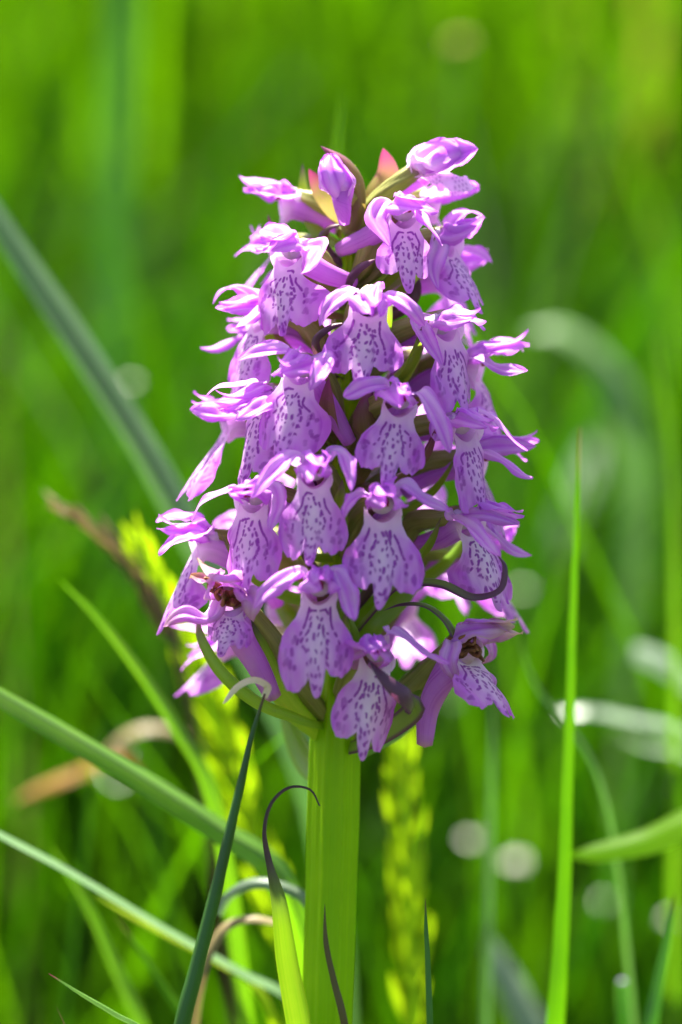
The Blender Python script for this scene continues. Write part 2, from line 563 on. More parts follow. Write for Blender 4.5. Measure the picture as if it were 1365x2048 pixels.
# ---- lip: three lobes, loops and dashes
def lip_mesh(L, W, nu, nv, seed, midlen=1.0, side=0.85, tilt0=40, tilt1=10, back=0.24, fold=0.0, ruf=1.0, marks=1.0, squash=1.0, skew=0.0):
    g = np.random.default_rng(seed)
    u = np.linspace(-1, 1, nu)[None]
    v = np.linspace(0, 1, nv)[:, None]
    au = np.abs(u)
    asym = 1 + 0.06 * g.normal() * np.sign(u)
    sl = np.clip(side * (1 + 0.06 * g.normal()), 0.76, 0.93) * asym
    Ls = 0.46 + (sl - 0.46) * np.sqrt(np.clip(1 - (np.abs(au - 0.56) / 0.47) ** 2.2, 0, 1))
    mw = 0.27 * (1 + 0.10 * g.normal())
    Lm = midlen - (midlen - 0.52) * np.clip(au / mw, 0, 3) ** 2.6
    Lu = np.maximum(Ls, Lm)
    ph = g.uniform(0, 6.28, 6)
    Lu = Lu + 0.007 * ruf * (np.sin(u * 23 + ph[0]) + 0.7 * np.sin(u * 41 + ph[1])) * (au > mw * 0.8)
    y = v * Lu
    w = np.interp(y, [0, 0.10, 0.22, 0.36, 0.5, 0.62, 0.74, 0.9, 1.05], [0.45, 0.46, 0.68, 0.93, 1.04, 1.07, 1.05, 1.02, 1.0])
    x = u * w * (W * 1.05 / 2) * (1 + 0.02 * np.sin(9 * y + ph[2]) * au)
    yy = y * L
    a = np.radians(np.interp(y, [0, 0.35, 1.0], [tilt0, (tilt0 + tilt1) / 2, tilt1]))
    ys = np.linspace(0, 1.1, 60)
    aa = np.radians(np.interp(ys, [0, 0.35, 1.0], [tilt0, (tilt0 + tilt1) / 2, tilt1]))
    cf = np.concatenate([[0], np.cumsum(np.sin(aa[:-1]) * np.diff(ys))])
    cd = np.concatenate([[0], np.cumsum(np.cos(aa[:-1]) * np.diff(ys))])
    F = np.interp(y, ys, cf) * L
    D = np.interp(y, ys, cd) * L
    xr = np.abs(x) / (W / 2)
    grow = np.clip(y * 2.2, 0, 1)
    bk = back * (1 + skew * 2.2 * np.sign(x)) * (W / 2) * (xr ** 1.7) * grow + 0.12 * W * np.clip(0.25 - y, 0, 1) * xr
    midr = 0.35 * np.exp(-(x / 0.9) ** 2) * np.clip(y - 0.15, 0, 1)
    rf = ruf * 0.22 * (np.sin(x * 1.9 + ph[3] + yy * 0.5) * xr + 0.7 * np.sin(yy * 1.3 + ph[4] + x) * xr) * grow
    edge = np.clip(v - 0.75, 0, 1) * 4
    rf = rf + ruf * 0.13 * np.sin(x * 5.2 + ph[5]) * edge ** 2
    F = F - bk + midr + rf
    x3 = x * (1 - 0.13 * xr ** 2 * grow * min(1, back * 2))
    # paint: distance to dashes in lip coordinates
    X2, Y2 = x, yy * (11.0 / L)                # marks scale with the lip
    X2 = x * (9.6 / W)
    mk = np.zeros_like(X2)

    def dash(x0, y0, x1, y1, wd, st=1.0):
        nonlocal mk
        dx, dy = x1 - x0, y1 - y0
        q = np.clip(((X2 - x0) * dx + (Y2 - y0) * dy) / (dx * dx + dy * dy + 1e-9), 0, 1)
        d = np.hypot(X2 - x0 - q * dx, Y2 - y0 - q * dy)
        mk = np.maximum(mk, st * np.clip((1.3 - d / wd) * 2.2, 0, 1))

    def poly(pts, wd, gap, st=1.0):
        c = catmull(pts, 40)
        for i in range(39):
            if gap(i / 39.0): continue
            dash(*c[i], *c[i + 1], wd * (0.8 + 0.4 * g.random()), st)

    for sgn in (-1, 1):
        j = lambda s=0.18: g.normal() * s
        o = [(sgn * (1.45 + j(.12)), 1.5 + j(.3)), (sgn * (1.95 + j()), 2.7), (sgn * (2.5 + j(.3)), 4.1 + j()), (sgn * (3.0 + j(.4)), 5.7), (sgn * (2.35 + j()), 7.2 + j()), (sgn * (1.5 + j()), 7.9)]
        c0 = g.uniform(0.08, 0.5)
        poly(o, 0.14, lambda t: t > c0 + 0.33 or (t > c0 and (t * 7 + ph[0]) % 1 > 0.45))
        i_ = [(sgn * (0.75 + j(.08)), 2.0 + j()), (sgn * (1.25 + j()), 3.3), (sgn * (1.55 + j()), 4.8), (sgn * (1.25 + j()), 6.2 + j())]
        poly(i_, 0.14, lambda t: (t * 4 + ph[1]) % 1 > 0.55)
        if g.random() < 0.5: poly([(sgn * 0.25, 0.75), (sgn * 0.9, 0.85 + j(.08)), (sgn * 1.3, 1.25)], 0.13, lambda t: (t * 4 + ph[2]) % 1 > 0.7)
        for k in range(int(9 * marks)):
            xx, y0 = sgn * g.uniform(2.6, 4.2), g.uniform(4.0, 8.0)
            dash(xx, y0, xx + sgn * g.normal() * 0.15, y0 + g.uniform(0.1, 0.7), 0.24, g.uniform(0.3, 0.8))
    placed = []
    tries = 0
    while len(placed) < int(g.uniform(30, 52) * marks) and tries < 900:
        tries += 1
        y0 = g.uniform(1.2, 10.2)
        hw = np.interp(y0, [1.2, 3, 6, 8, 10.4], [0.9, 1.25, 1.75, 1.35, 0.45])
        x0 = g.uniform(-1, 1) * hw
        if any(abs(x0 - a_) < 0.42 and abs(y0 - b_) < 0.8 for a_, b_ in placed): continue
        placed.append((x0, y0))
        ln = g.uniform(0.03, 0.5) ** 1.2 * 1.5
        dash(x0, y0, x0 + g.normal() * 0.12 + 0.06 * x0, y0 + ln, g.uniform(0.115, 0.20), g.uniform(0.9, 1.0))
    pale = (0.78 + 0.1 * g.normal()) * np.exp(-np.abs(X2 / g.uniform(1.9, 2.6)) ** 2.0) * np.interp(Y2, [0, 3.8, 6.5, 8.5, 10.5], [1, 0.9, 0.72, 0.45, 0.12])
    pale = np.maximum(pale, 1 - np.clip(Y2 / 2.6, 0, 1) ** 1.5)
    pale = np.clip(pale + 0.10 * np.sin(X2 * 3 + ph[0]) * np.sin(Y2 * 1.3 + ph[1]), 0, 0.95)
    deep = np.clip((Y2 - 9.2) / 2.0, 0, 1) * np.exp(-(X2 / 1.5) ** 2) * 0.5 + 0.25 * np.clip(v - 0.93, 0, 1) * 14 * np.clip(xr, 0, 1)
    one = np.ones_like(X2)
    # local: x across, y forward, z up
    x3 = x3 + skew * 1.6 * y ** 2 * np.exp(-(x / 2.0) ** 2)
    cl = np.clip(1 - y / 0.16, 0, 1) * au ** 2
    D = D - 1.7 * cl * (L / 10.5)
    F = F - 0.9 * cl
    X = np.stack([x3 * one, F * squash, -D * one], -1) * MM
    X[..., 1] += 0.5 * MM
    return grid_mesh('lip', X, {'mark': np.clip(mk, 0, 1), 'pale': pale, 'deep': np.clip(deep, 0, 1), 'along': y * one, 'across': u * one, 'brown': np.zeros_like(X2)})


def tepal_attrs(pale_base=0.5, edge=0.35, brown=0.0, d0=0.0):
    return {'pale': lambda t, s: np.clip(pale_base * (1 - t * 1.6), 0, 1) + 0.30 * np.exp(-((np.abs(s) - 0.45) / 0.28) ** 2) * (t > 0.02),
            'deep': lambda t, s: np.clip(d0 + edge * np.clip((np.abs(s) - 0.8) * 5, 0, 1) + 0.7 * np.clip(t - 0.88, 0, 1) * 8 * 0.6 + 0.35 * np.exp(-(s / 0.12) ** 2), 0, 1),
            'mark': 0.0,
            'brown': (lambda t, s: np.clip(np.maximum((t - 0.62) * 3, (np.abs(s) - 0.8) * 4), 0, 1) * brown)}


FL = 0


def flower(t, d, yaw, L=10.5, W=9.2, pitch=0, roll=0, s=1.0, hood=None, hoodw=1.0, sl=None, sr=None, spur=None, base=None, hi=True, lipkw=None, ovary=True,
           withered=False, closed=False, bract=True, nopet=False, ovpts=None):
    """t: pixel of the throat, d: mm behind the axis, yaw: 0 faces the camera, + faces picture right.
    sl/sr/hood/spur: pixel points (px, py, mm relative to the throat's distance)"""
    global FL
    FL += 1
    O = P(t[0], t[1], d)
    ya, pa = rad(yaw), rad(pitch)
    F = Vector((math.sin(ya) * math.cos(pa), -math.cos(ya) * math.cos(pa), math.sin(pa)))
    U = (Vector((0, 0, 1)) - F * F.z).normalized()
    gv = np.random.default_rng(FL * 17 + 3)
    U = Matrix.Rotation(rad(roll + gv.normal() * 7), 3, F) @ U
    Rv = F.cross(U)
    M = Matrix(((Rv.x, F.x, U.x, O.x), (Rv.y, F.y, U.y, O.y), (Rv.z, F.z, U.z, O.z), (0, 0, 0, 1)))
    Mi = M.inverted()

    def loc(p):
        return np.array(Mi @ P(p[0], p[1], d + p[2]))

    k = s * MM
    # ovary: from the stem up, arching to the back of the flower -> the flower's own mesh
    by = t[1] + 95 if base is None else base
    Bp = AX(by)
    side = Vector((O.x - Bp.x, O.y - Bp.y, 0))
    R = side.length
    side = side.normalized() if R > 1e-5 else Vector((0, -1, 0))
    b0 = Bp + side * 0.0012
    e = M @ Vector((0, -1.3 * k, 1.5 * k))
    e2 = M @ Vector((0, -0.2 * k, 1.9 * k))
    mid = b0.lerp(e, 0.5) + Vector((0, 0, 0.0022))
    q1 = b0 + side * 0.0016 + Vector((0, 0, 0.0022))
    pts = [b0, q1, mid, e, e2] if ovpts is None else [b0] + [P(a, b_, d + c_) for a, b_, c_ in ovpts] + [e, e2]
    pts = [tuple(Mi @ p) for p in pts]
    me = tube('flower', pts, [0.8 * k, 1.25 * k, 1.55 * k, 1.35 * k, 1.15 * k, 0.9 * k], n=22, m=24, ribs=6, ribamp=0.10, twist=1.3)
    fl = link('flower', me, M_OVARY, orchid, M)
    ta = tepal_attrs(brown=0.6 if withered else 0.0)
    th_ = tepal_attrs(0.2, brown=1.0 if withered else 0.0, d0=0.0 if withered else 0.28)
    # spur with its open throat
    if spur is None:
        sp = [(0, 1.1 * k, -0.1 * k), (0, -0.4 * k, 0.15 * k), (0, -3.5 * k, -0.4 * k), (0, -6.5 * k, -1.6 * k), (0, -9.5 * k, -4.0 * k)]
    else:
        sp = [(0, 1.1 * k, -0.1 * k), (0, -0.4 * k, 0.15 * k)] + [tuple(loc(p)) for p in spur]
    me = tube('spur', sp, [2.35 * k, 1.95 * k, 1.65 * k, 1.5 * k, 1.35 * k, 1.2 * k, 0.95 * k], n=22, m=20, ribs=3, ribamp=0.04,
              attrs={'pale': lambda a, b_: np.clip(0.85 - a * 2.2, 0.0, 1) * 0.9 + 0.12, 'mark': 0.0, 'deep': lambda a, b_: np.clip(a - 0.9, 0, 1) * 3, 'brown': (lambda a, b_: np.clip((a - 0.93) * 10, 0, 1) * 0.7) if withered else 0.0})
    link('spur', me, M_PETAL, fl)
    # lip
    if not closed:
        kw = dict(lipkw or {})
        kw.setdefault('back', gv.uniform(0.22, 0.72))
        sz = gv.uniform(0.92, 1.06)
        L, W = L * sz, W * gv.uniform(0.94, 1.06)
        kw.setdefault('tilt0', gv.uniform(30, 50))
        kw.setdefault('tilt1', gv.uniform(2, 20))
        kw.setdefault('ruf', gv.uniform(0.8, 1.6))
        kw.setdefault('skew', gv.normal() * 0.22)
        nu, nv = (81, 77) if hi else (41, 33)
        me = lip_mesh(L, W, nu, nv, 100 + FL, **kw)
        lp = link('lip', me, M_LIP, fl)
        lp.location = (0, 0.45 * k, -1.3 * k)
    # column with pollinia
    colp = [(0, -2.0 * k, 1.1 * k), (0, -1.2 * k, 1.0 * k), (0, -0.3 * k, 0.95 * k)]
    link('column', tube('column', colp, [1.2 * k, 1.55 * k, 1.5 * k], n=8, m=16), M_BROWN if withered else M_COLUMN, fl)
    if withered:
        for q in range(9):
            g = rng.normal(0, 1, 3)
            p0 = np.array([g[0] * 0.8, 0.2, 0.6 + g[1] * 0.6]) * k
            p1 = p0 + np.array([g[1] * 0.7, 1.5 + abs(g[2]) * 0.5, g[0] * 0.9]) * k
            link('withered_filament', tube('withered_filament', [p0, (p0 + p1) / 2 + g * 0.3 * k, p1], [0.34 * k, 0.26 * k, 0.16 * k], n=8, m=7), M_BROWN, fl)
    else:
        for sx in (-1, 1):
            p = [(sx * 0.12 * k, 0.8 * k, 1.8 * k), (sx * 0.30 * k, 1.4 * k, 1.5 * k), (sx * 0.28 * k, 1.6 * k, 1.0 * k)]
            link('pollinium', tube('pollinium', p, [0.16 * k, 0.28 * k, 0.32 * k], n=9, m=9), M_RED, fl)
    # hood: dorsal sepal over two petals
    if hood is None:
        hd = np.array([(0, 4.6, 3.4), (0, 6.6, 2.6)]) * k
    else:
        hd = np.array([loc(p) for p in hood])
    mid_, tip = hd[0], hd[-1]
    b0h = np.array((0, -1.2, 2.1)) * k
    hw = 2.1 * k * hoodw
    lift = np.array((0, 0, 0.9)) * k
    me = ribbon('sepal', [b0h, b0h * 0.45 + mid_ * 0.55 + lift, mid_ + lift * 0.45, tip + lift * 0.15], hw * 0.74, (rng.normal() * 0.25, 0.15, 1), cup=0.6, ruf=0.14, base=0.6, peak=0.42, tipp=0.8, attrs=th_, n=28, m=17, furrow=0.18, hook=rng.uniform(-0.9, 0.1), rim=rng.uniform(0.1, 0.5))
    link('sepal', me, M_PETAL, fl)
    if not nopet:
        for sx in (-1, 1):
            sd = np.array((sx, 0, 0)) * k
            ps = [np.array((sx * 1.1, -0.8, 1.3)) * k, (b0h * 0.5 + mid_ * 0.5) + sd * 1.75 - lift * 0.5, mid_ + sd * 1.25 - lift * 0.75, tip + sd * rng.uniform(0.1, 1.3) - lift * rng.uniform(0.2, 1.4)]
            me = ribbon('petal', ps, hw * rng.uniform(0.62, 0.8), (sx * 0.85, 0.0, 0.75), cup=rng.uniform(0.0, 0.5), ruf=0.2, base=0.55, peak=0.45, tipp=0.8, attrs=th_, n=28, m=17, furrow=0.12, twist=rng.normal() * 0.45, rim=rng.uniform(-0.2, 0.5))
            link('petal', me, M_PETAL, fl)
    # lateral sepals
    for sx, ov in ((1, sl), (-1, sr)):          # local +x is picture left when the flower faces the camera
        if ov == 0: continue
        b0s = np.array((sx * 1.2, -0.9, 1.7)) * k
        if ov is None:
            j = rng.normal(0, 0.5, 6)
            ps = [b0s, np.array((sx * 3.9, 0.6 + j[0], 4.0 + j[1])) * k, np.array((sx * 6.2, 2.4 + j[2], 3.8 + j[3])) * k, np.array((sx * 8.4, 4.2 + j[4], 2.4 + j[5])) * k]
        else:
            ps = [b0s] + [loc(p) for p in ov]
        me = ribbon('sepal', ps, rng.uniform(1.2, 1.5) * k, ((sx * 0.25, 0.55, 0.8), (sx * 0.35, 0.6, 0.7)), cup=rng.uniform(-0.15, 0.45), ruf=0.13, twist=sx * rng.uniform(-0.7, 0.7), base=0.42, peak=rng.uniform(0.38, 0.6), tipp=0.62, attrs=ta, n=34, m=17, furrow=0.22, hook=rng.uniform(-0.7, 1.1), rim=rng.uniform(-0.1, 0.5))
        link('sepal', me, M_PETAL, fl)
    # bract tucked under the ovary
    if bract:
        q = Bp + side * 0.0013 + Vector((0, 0, -0.001))
        lat = Vector((-side.y, side.x, 0)) * (0.0022 * (1 if FL % 2 else -1))
        pb = [q, q + side * (R * 0.30) + Vector((0, 0, 0.0012)) + lat * .3, q + side * (R * 0.62) + Vector((0, 0, 0.0050)) + lat, q + side * (R * 0.80) + Vector((0, 0, 0.0098)) + lat * 1.5]
        me = ribbon('bract', [tuple(p) for p in pb], 0.0019, (-side.x * 0.6, -side.y * 0.6, 0.8), cup=0.6, base=0.8, peak=0.3, tipp=0.9)
        link('bract', me, (M_BRACTG, M_BRACTG, M_BRACTD)[FL % 3], orchid)
    return fl


# ---- fresh flowers turned to the camera, from the top of the spike down
flower((808, 436), -9, 12, 9.2, 8.3, sl=[(775, 400, -1), (752, 432, -3), (785, 492, -5)], sr=[(838, 420, -1), (862, 455, -3), (890, 487, -4)], hood=[(815, 398, -4), (858, 405, -6)], spur=[(745, 470, 4), (680, 500, 8)], base=560)
flower((580, 512), -10, -30, 10, 8.6, sl=[(570, 470, -1), (545, 462, -4), (516, 455, -6)], sr=[(612, 490, 0), (640, 490, -2), (628, 520, -4), (608, 553, -5)], hood=[(560, 478, -4), (524, 488, -6)], spur=[(650, 545, 3), (705, 565, 7)], base=610)
flower((738, 612), -14, 0, 10.2, 10.2, sl=[(700, 580, -1), (665, 605, -3), (633, 648, -3)], sr=[(780, 586, -1), (815, 606, -3), (852, 650, -3)], hood=[(742, 585, -4), (752, 618, -7)], hoodw=1.15, base=700, lipkw=dict(back=0.2))
flower((890, 662), -9, 37, 10, 8.8, sl=[(840, 640, 0), (850, 670, -3), (884, 725, -5)], sr=[(915, 620, 0), (945, 640, -1), (970, 662, -1)], hood=[(920, 628, -4), (962, 632, -5)], spur=[(840, 670, 4), (780, 680, 8)], base=760)
flower((602, 748), -14, -24, 10.2, 9.6, sl=[(585, 700, -1), (530, 700, -2), (472, 718, -2)], sr=[(628, 720, 0), (650, 712, -3), (640, 745, -5), (618, 772, -6)], hood=[(590, 718, -4), (552, 735, -7)], hoodw=1.1, spur=[(650, 800, 5), (700, 885, 7)], base=850)
flower((535, 808), -9, -48, 10.4, 9.8, sl=[(520, 765, 0), (465, 770, 0), (410, 778, 0)], sr=[(555, 785, -1), (530, 805, -5), (473, 838, -8)], hood=[(500, 785, -3), (435, 800, -4)], spur=[(590, 825, 4), (640, 835, 9)], base=880)
flower((798, 812), -16, 3, 10.3, 9.2, sl=[(770, 768, -1), (732, 772, -2), (686, 798, -3)], sr=[(842, 785, -1), (872, 830, -3), (902, 905, -4)], hood=[(800, 775, -4), (812, 800, -7)], hoodw=1.15, base=900, lipkw=dict(back=0.2))
flower((928, 862), -10, 35, 10.2, 9.0, sl=[(895, 830, 0), (880, 850, 0), (870, 880, -2)], sr=[(970, 825, -1), (1010, 860, -3), (1045, 908, -4)], hood=[(945, 828, -4), (985, 850, -6)], spur=[(870, 860, 5), (820, 870, 10)], base=950)
flower((628, 955), -18, 2, 10.6, 9.0, roll=0, sl=[(592, 908, -1), (555, 935, -3), (503, 993, -5)], sr=[(680, 905, -1), (692, 930, -3), (704, 982, -5)], hood=[(635, 918, -4), (640, 945, -7)], hoodw=1.2, base=1040)
flower((508, 1004), -13, -25, 11.3, 9.6, sl=[(490, 970, -1), (430, 990, -3), (374, 1028, -4)], sr=[(545, 968, -1), (556, 1005, -4), (538, 1060, -6)], hood=[(500, 968, -4), (458, 980, -7)], hoodw=1.1, spur=[(580, 1030, 5), (640, 1060, 9)], base=1090)
flower((765, 1022), -18, 8, 10.8, 9.8, sl=[(728, 985, -1), (708, 995, -3), (680, 1024, -4)], sr=[(810, 968, -1), (850, 998, -2), (902, 1018, -2)], hood=[(770, 980, -4), (782, 1005, -7)], hoodw=1.25, base=1110, lipkw=dict(back=0.2))
flower((935, 1052), -9, 44, 10, 9.0, sl=[(905, 1030, -2), (950, 1060, -7), (997, 1118, -10)], sr=[(985, 1060, 3), (1015, 1090, 5), (1060, 1116, 6)], hood=[(985, 1012, -3), (1045, 1030, -4)], spur=[(885, 1075, 4), (830, 1090, 9)], base=1130, ovpts=[(805, 1075, 8), (830, 1045, 6), (880, 1035, 2)])
flower((638, 1187), -19, 0, 12.0, 9.8, sl=[(600, 1140, -1), (555, 1165, -3), (503, 1208, -4)], sr=[(672, 1140, -1), (692, 1175, -3), (708, 1244, -4)], hood=[(640, 1148, -4), (645, 1175, -7)], hoodw=1.25, base=1290, lipkw=dict(back=0.2))
flower((752, 1318), -17, 10, 11.4, 9.4, roll=-6, sl=[(725, 1295, -1), (700, 1305, -3), (674, 1312, -4)], sr=[(780, 1258, -1), (835, 1290, -2), (892, 1335, -2)], hood=[(745, 1288, -4), (775, 1312, -7)], hoodw=1.25, base=1400, bract=False)
# ---- flowers at the sides, in profile
flower((405, 1095), -3, -72, 11.0, 9.6, sl=[(400, 1040, 1), (360, 1035, 1), (312, 1036, 1)], sr=[(410, 1065, -3), (370, 1078, -5), (314, 1098, -6)], hood=[(385, 1052, -2), (318, 1050, -2)], spur=[(470, 1120, 2), (530, 1160, 5), (555, 1210, 7)], base=1180, ovpts=[(560, 1110, 6), (500, 1085, 3)])
flower((893, 494), -2, 50, 9.6, 8.0, sl=[(880, 490, -3), (868, 530, -5), (872, 578, -5)], sr=[(900, 450, 2), (930, 425, 2), (970, 420, 2)], hood=[(915, 455, -2), (965, 432, -2)], spur=[(850, 520, 3), (800, 540, 6)], base=590, lipkw=dict(tilt0=55, tilt1=25))
flower((945, 745), 0, 76, 9.2, 8.4, sl=[(950, 715, -3), (1000, 735, -5), (1055, 742, -5)], sr=[(970, 690, 3), (1010, 680, 3), (1050, 690, 3)], hood=[(985, 690, -1), (1058, 682, -1)], base=830, hi=False, ovpts=[(840, 740, 4), (890, 715, 0)])
flower((950, 935), -2, 74, 9.4, 8.6, sl=[(960, 900, -3), (1010, 920, -5), (1063, 962, -6)], sr=[(975, 885, 3), (1010, 880, 3), (1050, 925, 3)], hood=[(990, 882, -1), (1076, 876, -1)], base=1020, hi=False)
flower((465, 850), 0, -75, 10.4, 9.4, sl=[(450, 805, 3), (415, 800, 3), (386, 786, 3)], sr=[(465, 830, -2), (430, 825, -4), (385, 818, -4)], hood=[(440, 810, 0), (384, 812, 0)], base=940, lipkw=dict(tilt0=50, tilt1=30), hi=True)
flower((522, 645), -3, -55, 9.6, 8.6, sl=[(505, 590, 1), (465, 575, 1), (420, 588, 1)], sr=[(540, 600, -2), (505, 630, -6), (468, 660, -8)], hood=[(500, 600, -2), (440, 612, -2)], base=730)
flower((520, 668), 6, -80, 8.5, 8.0, sl=[(500, 660, 0), (460, 680, -1), (407, 706, -1)], sr=0, hood=[(495, 640, 0), (455, 640, 0)], base=740, hi=False)
flower((578, 415), 3, -84, 8.5, 8.0, pitch=6, sl=[(565, 375, 2), (530, 362, 2), (478, 362, 2)], sr=[(575, 395, -3), (545, 385, -4), (505, 382, -4)], hood=[(550, 372, 0), (490, 368, 0)], spur=[(630, 430, 0), (690, 460, 1)], base=470, ovpts=[(690, 430, 0), (640, 405, -1)], lipkw=dict(tilt0=10, tilt1=-15), hi=False)
flower((555, 498), 7, -95, 6.5, 6.0, s=0.85, sl=[(540, 480, 2), (520, 470, 2), (512, 455, 2)], sr=[(545, 498, -2), (510, 497, -2), (468, 502, -2)], hood=[(530, 475, 0), (500, 470, 0)], base=570, hi=False, lipkw=dict(tilt0=45, tilt1=35))
flower((962, 1120), 8, 70, 9.5, 9.0, sl=[(975, 1075, -2), (1010, 1050, -3), (1035, 1040, -3)], sr=0, hood=[(990, 1075, 0), (1030, 1050, 0)], base=1190, hi=False, lipkw=dict(tilt0=45, tilt1=25))
flower((455, 1290), 15, -95, 8.5, 8.5, sl=[(440, 1262, 0), (390, 1258, -1), (340, 1252, -1)], sr=[(440, 1290, -3), (400, 1310, -5), (358, 1330, -5)], hood=[(430, 1275, 0), (380, 1300, 0)], base=1350, hi=False, lipkw=dict(tilt0=50, tilt1=40))
# ---- flowers on the far side of the spike
for a in ((800, 1215, 16, 165, 1300), (570, 1220, 16, -150, 1310), (885, 1105, 16, 130, 1200), (880, 560, 9, 110, 640), (655, 590, 8, -140, 660), (600, 850, 14, -165, 930),
          (830, 730, 13, 150, 810), (860, 415, 5, 95, 500), (700, 740, 14, 175, 820), (845, 940, 15, 140, 1020), (520, 1085, 15, -125, 1180), (700, 1020, 17, 180, 1100), (740, 520, 9, 170, 590)):
    flower((a[0], a[1]), a[2], a[3], 9.6, 9.0, base=a[4], hi=False)
# ---- the two withered flowers lowest on the spike
flower((462, 1206), -13, -8, 6.2, 7.2, pitch=6, s=1.15, withered=True, sl=[(420, 1232, -2), (370, 1225, -4), (322, 1245, -4)], sr=[(490, 1180, -2), (505, 1200, -3), (492, 1240, -3)], hood=[(445, 1155, -4), (392, 1128, -3)], hoodw=1.3,
       spur=[(480, 1270, 1), (515, 1330, 2), (548, 1396, 3)], base=1440, ovpts=[(600, 1370, 8), (540, 1280, 5), (490, 1215, 2)], lipkw=dict(tilt0=70, tilt1=5, ruf=2.2, back=0.8), bract=False)
flower((925, 1308), -9, 42, 10.0, 10.0, pitch=14, s=1.1, withered=True, sl=[(905, 1290, -3), (898, 1325, -5), (915, 1362, -5)], sr=[(950, 1270, 3), (980, 1300, 4), (975, 1330, 4)], hood=[(960, 1245, -1), (1035, 1246, -1)], hoodw=1.1,
       spur=[(885, 1360, 0), (858, 1420, 1), (850, 1490, 1)], base=1480, ovpts=[(760, 1430, 8), (850, 1350, 4), (890, 1310, 1)], lipkw=dict(tilt0=66, tilt1=30, ruf=1.8, back=0.5), bract=False)


# ---- buds at the tip
def bud(pts, w, spur_pts, ov, split=0.25):
    me = tube('flower', [tuple(p) for p in ov], [0.0009, 0.0013, 0.0013, 0.0011], n=18, m=24, ribs=6, ribamp=0.1, twist=1.2)
    fl = link('flower', me, M_OVARY, orchid)
    c = [np.array(p) for p in pts]
    ta = tepal_attrs(1.3 if split > 1 else 0.5)
    side = np.array(rgt)
    fw = -np.array(fwd)
    for dx, nh in ((-1, fw - side * 0.9), (1, fw + side * 0.9), (-0.6, -fw - side), (0.6, -fw + side)):
        o = side * dx * w * 0.30 + (np.array(nh) - side * dx) * 0.0
        me = ribbon('petal', [c[0], c[1] + o * 1.1 + nrm(nh) * w * 0.25, c[2] + o + nrm(nh) * w * 0.22, c[3] + o * split * rng.uniform(0.6, 1.4)], w * 0.62, nh, cup=0.7, ruf=0.10, base=0.55, peak=rng.uniform(0.4, 0.6), tipp=0.55, attrs=ta, n=28, m=15, furrow=0.10, rim=0.2)
        link('petal', me, M_PETAL, fl)
    me = ribbon('sepal', [c[0], c[1] + fw * w * 0.5, c[2] + fw * w * 0.5, c[3]], w * 0.60, fw + side * 0.3, cup=0.55, ruf=0.09, base=0.5, peak=0.55, tipp=0.6, attrs=ta, n=28, m=15, furrow=0.16, rim=0.3)
    link('sepal', me, M_PETAL, fl)
    me = tube('spur', [tuple(p) for p in spur_pts], [0.0016, 0.0013, 0.0010, 0.0007], n=16, m=14, attrs={'pale': 0.15, 'mark': 0.0, 'deep': 0.25, 'brown': 0.0})
    link('spur', me, M_PETAL, fl)
    return fl


bud([P(688, 398, -6), P(678, 372, -7), P(667, 340, -7), P(660, 308, -6)], 0.0033, [P(685, 375, -6), P(685, 405, -6), P(688, 430, -5.5), P(689, 448, -5)],
    [AX(470), P(700, 440, -1), P(708, 400, -3), P(690, 390, -5)])
f25 = bud([P(826, 345, -3), P(852, 326, -4), P(888, 308, -4), P(930, 298, -4)], 0.0040, [P(845, 348, -2), P(815, 368, 0), P(775, 395, 2), P(740, 430, 3)],
          [AX(480), P(755, 405, -2), P(790, 372, -3), P(832, 340, -3)], split=1.1)
for pts, w in (([(850, 345, -3), (890, 352, -4), (920, 362, -5), (952, 376, -5)], 0.0017), ([(845, 350, -2), (880, 358, -2), (905, 372, -2), (930, 384, -2)], 0.0014)):
    link('lip', ribbon('lip', [tuple(P(*p)) for p in pts], w, -np.array(fwd) + np.array(upv), cup=0.3, ruf=0.2, attrs={'pale': 0.7, 'deep': 0.0, 'brown': 0.0, 'mark': lambda t, s: (np.sin(t * 40 + 9 * s) > 0.8) * 0.6}), M_LIP, f25)


# ---- bracts that show between the flowers
def bract(pts, wpx, mat, nh=None, cup=0.5, peak=0.35, tipp=0.9, base=0.8, n=36, twist=0.0, keel=0.0):
    w = wpx / 15.0 * MM / 2
    nh = (-np.array(fwd) + 0.4 * np.array(upv)) if nh is None else nh
    me = ribbon('bract', [tuple(P(*p)) for p in pts], w, nh, cup=cup, peak=peak, tipp=tipp, base=base, n=n, twist=twist, keel=keel, m=11)
    return link('bract', me, mat, orchid)


FW, UP, RT = -np.array(fwd), np.array(upv), np.array(rgt)
bract([(716, 462, -2), (728, 410, -4), (722, 360, -5), (695, 322, -5), (642, 292, -4)], 52, M_BRACTD, nh=FW + RT, cup=0.8, peak=0.45)
bract([(690, 440, 0), (660, 400, -1), (640, 375, -1), (618, 338, -1)], 52, M_BRACTY, nh=FW + 0.2 * UP - RT * 0.3, peak=0.3, cup=0.25)
bract([(735, 440, 1), (752, 395, 0), (775, 350, 0), (767, 296, -1)], 56, M_BRACTY, nh=FW - 0.2 * RT, peak=0.45, cup=0.25)
bract([(700, 540, 0), (650, 480, -2), (655, 455, -3), (690, 447, -4)], 26, M_BRACT, nh=UP + FW)
bract([(700, 610, 0), (690, 575, -5), (715, 537, -8), (752, 518, -9)], 30, M_BRACT, nh=UP * 0.4 + FW - RT * 0.5, cup=0.4, tipp=0.7)
bract([(690, 760, 0), (640, 720, -8), (630, 680, -10), (660, 654, -11), (700, 645, -11)], 22, M_BRACT, nh=UP * 0.3 + FW - RT * 0.4, tipp=0.7)
bract([(700, 660, 0), (820, 600, -2), (830, 560, -2), (800, 520, -2)], 34, M_BRACT)
bract([(690, 860, 0), (800, 760, -4), (830, 720, -5), (850, 690, -5)], 30, M_BRACTG)
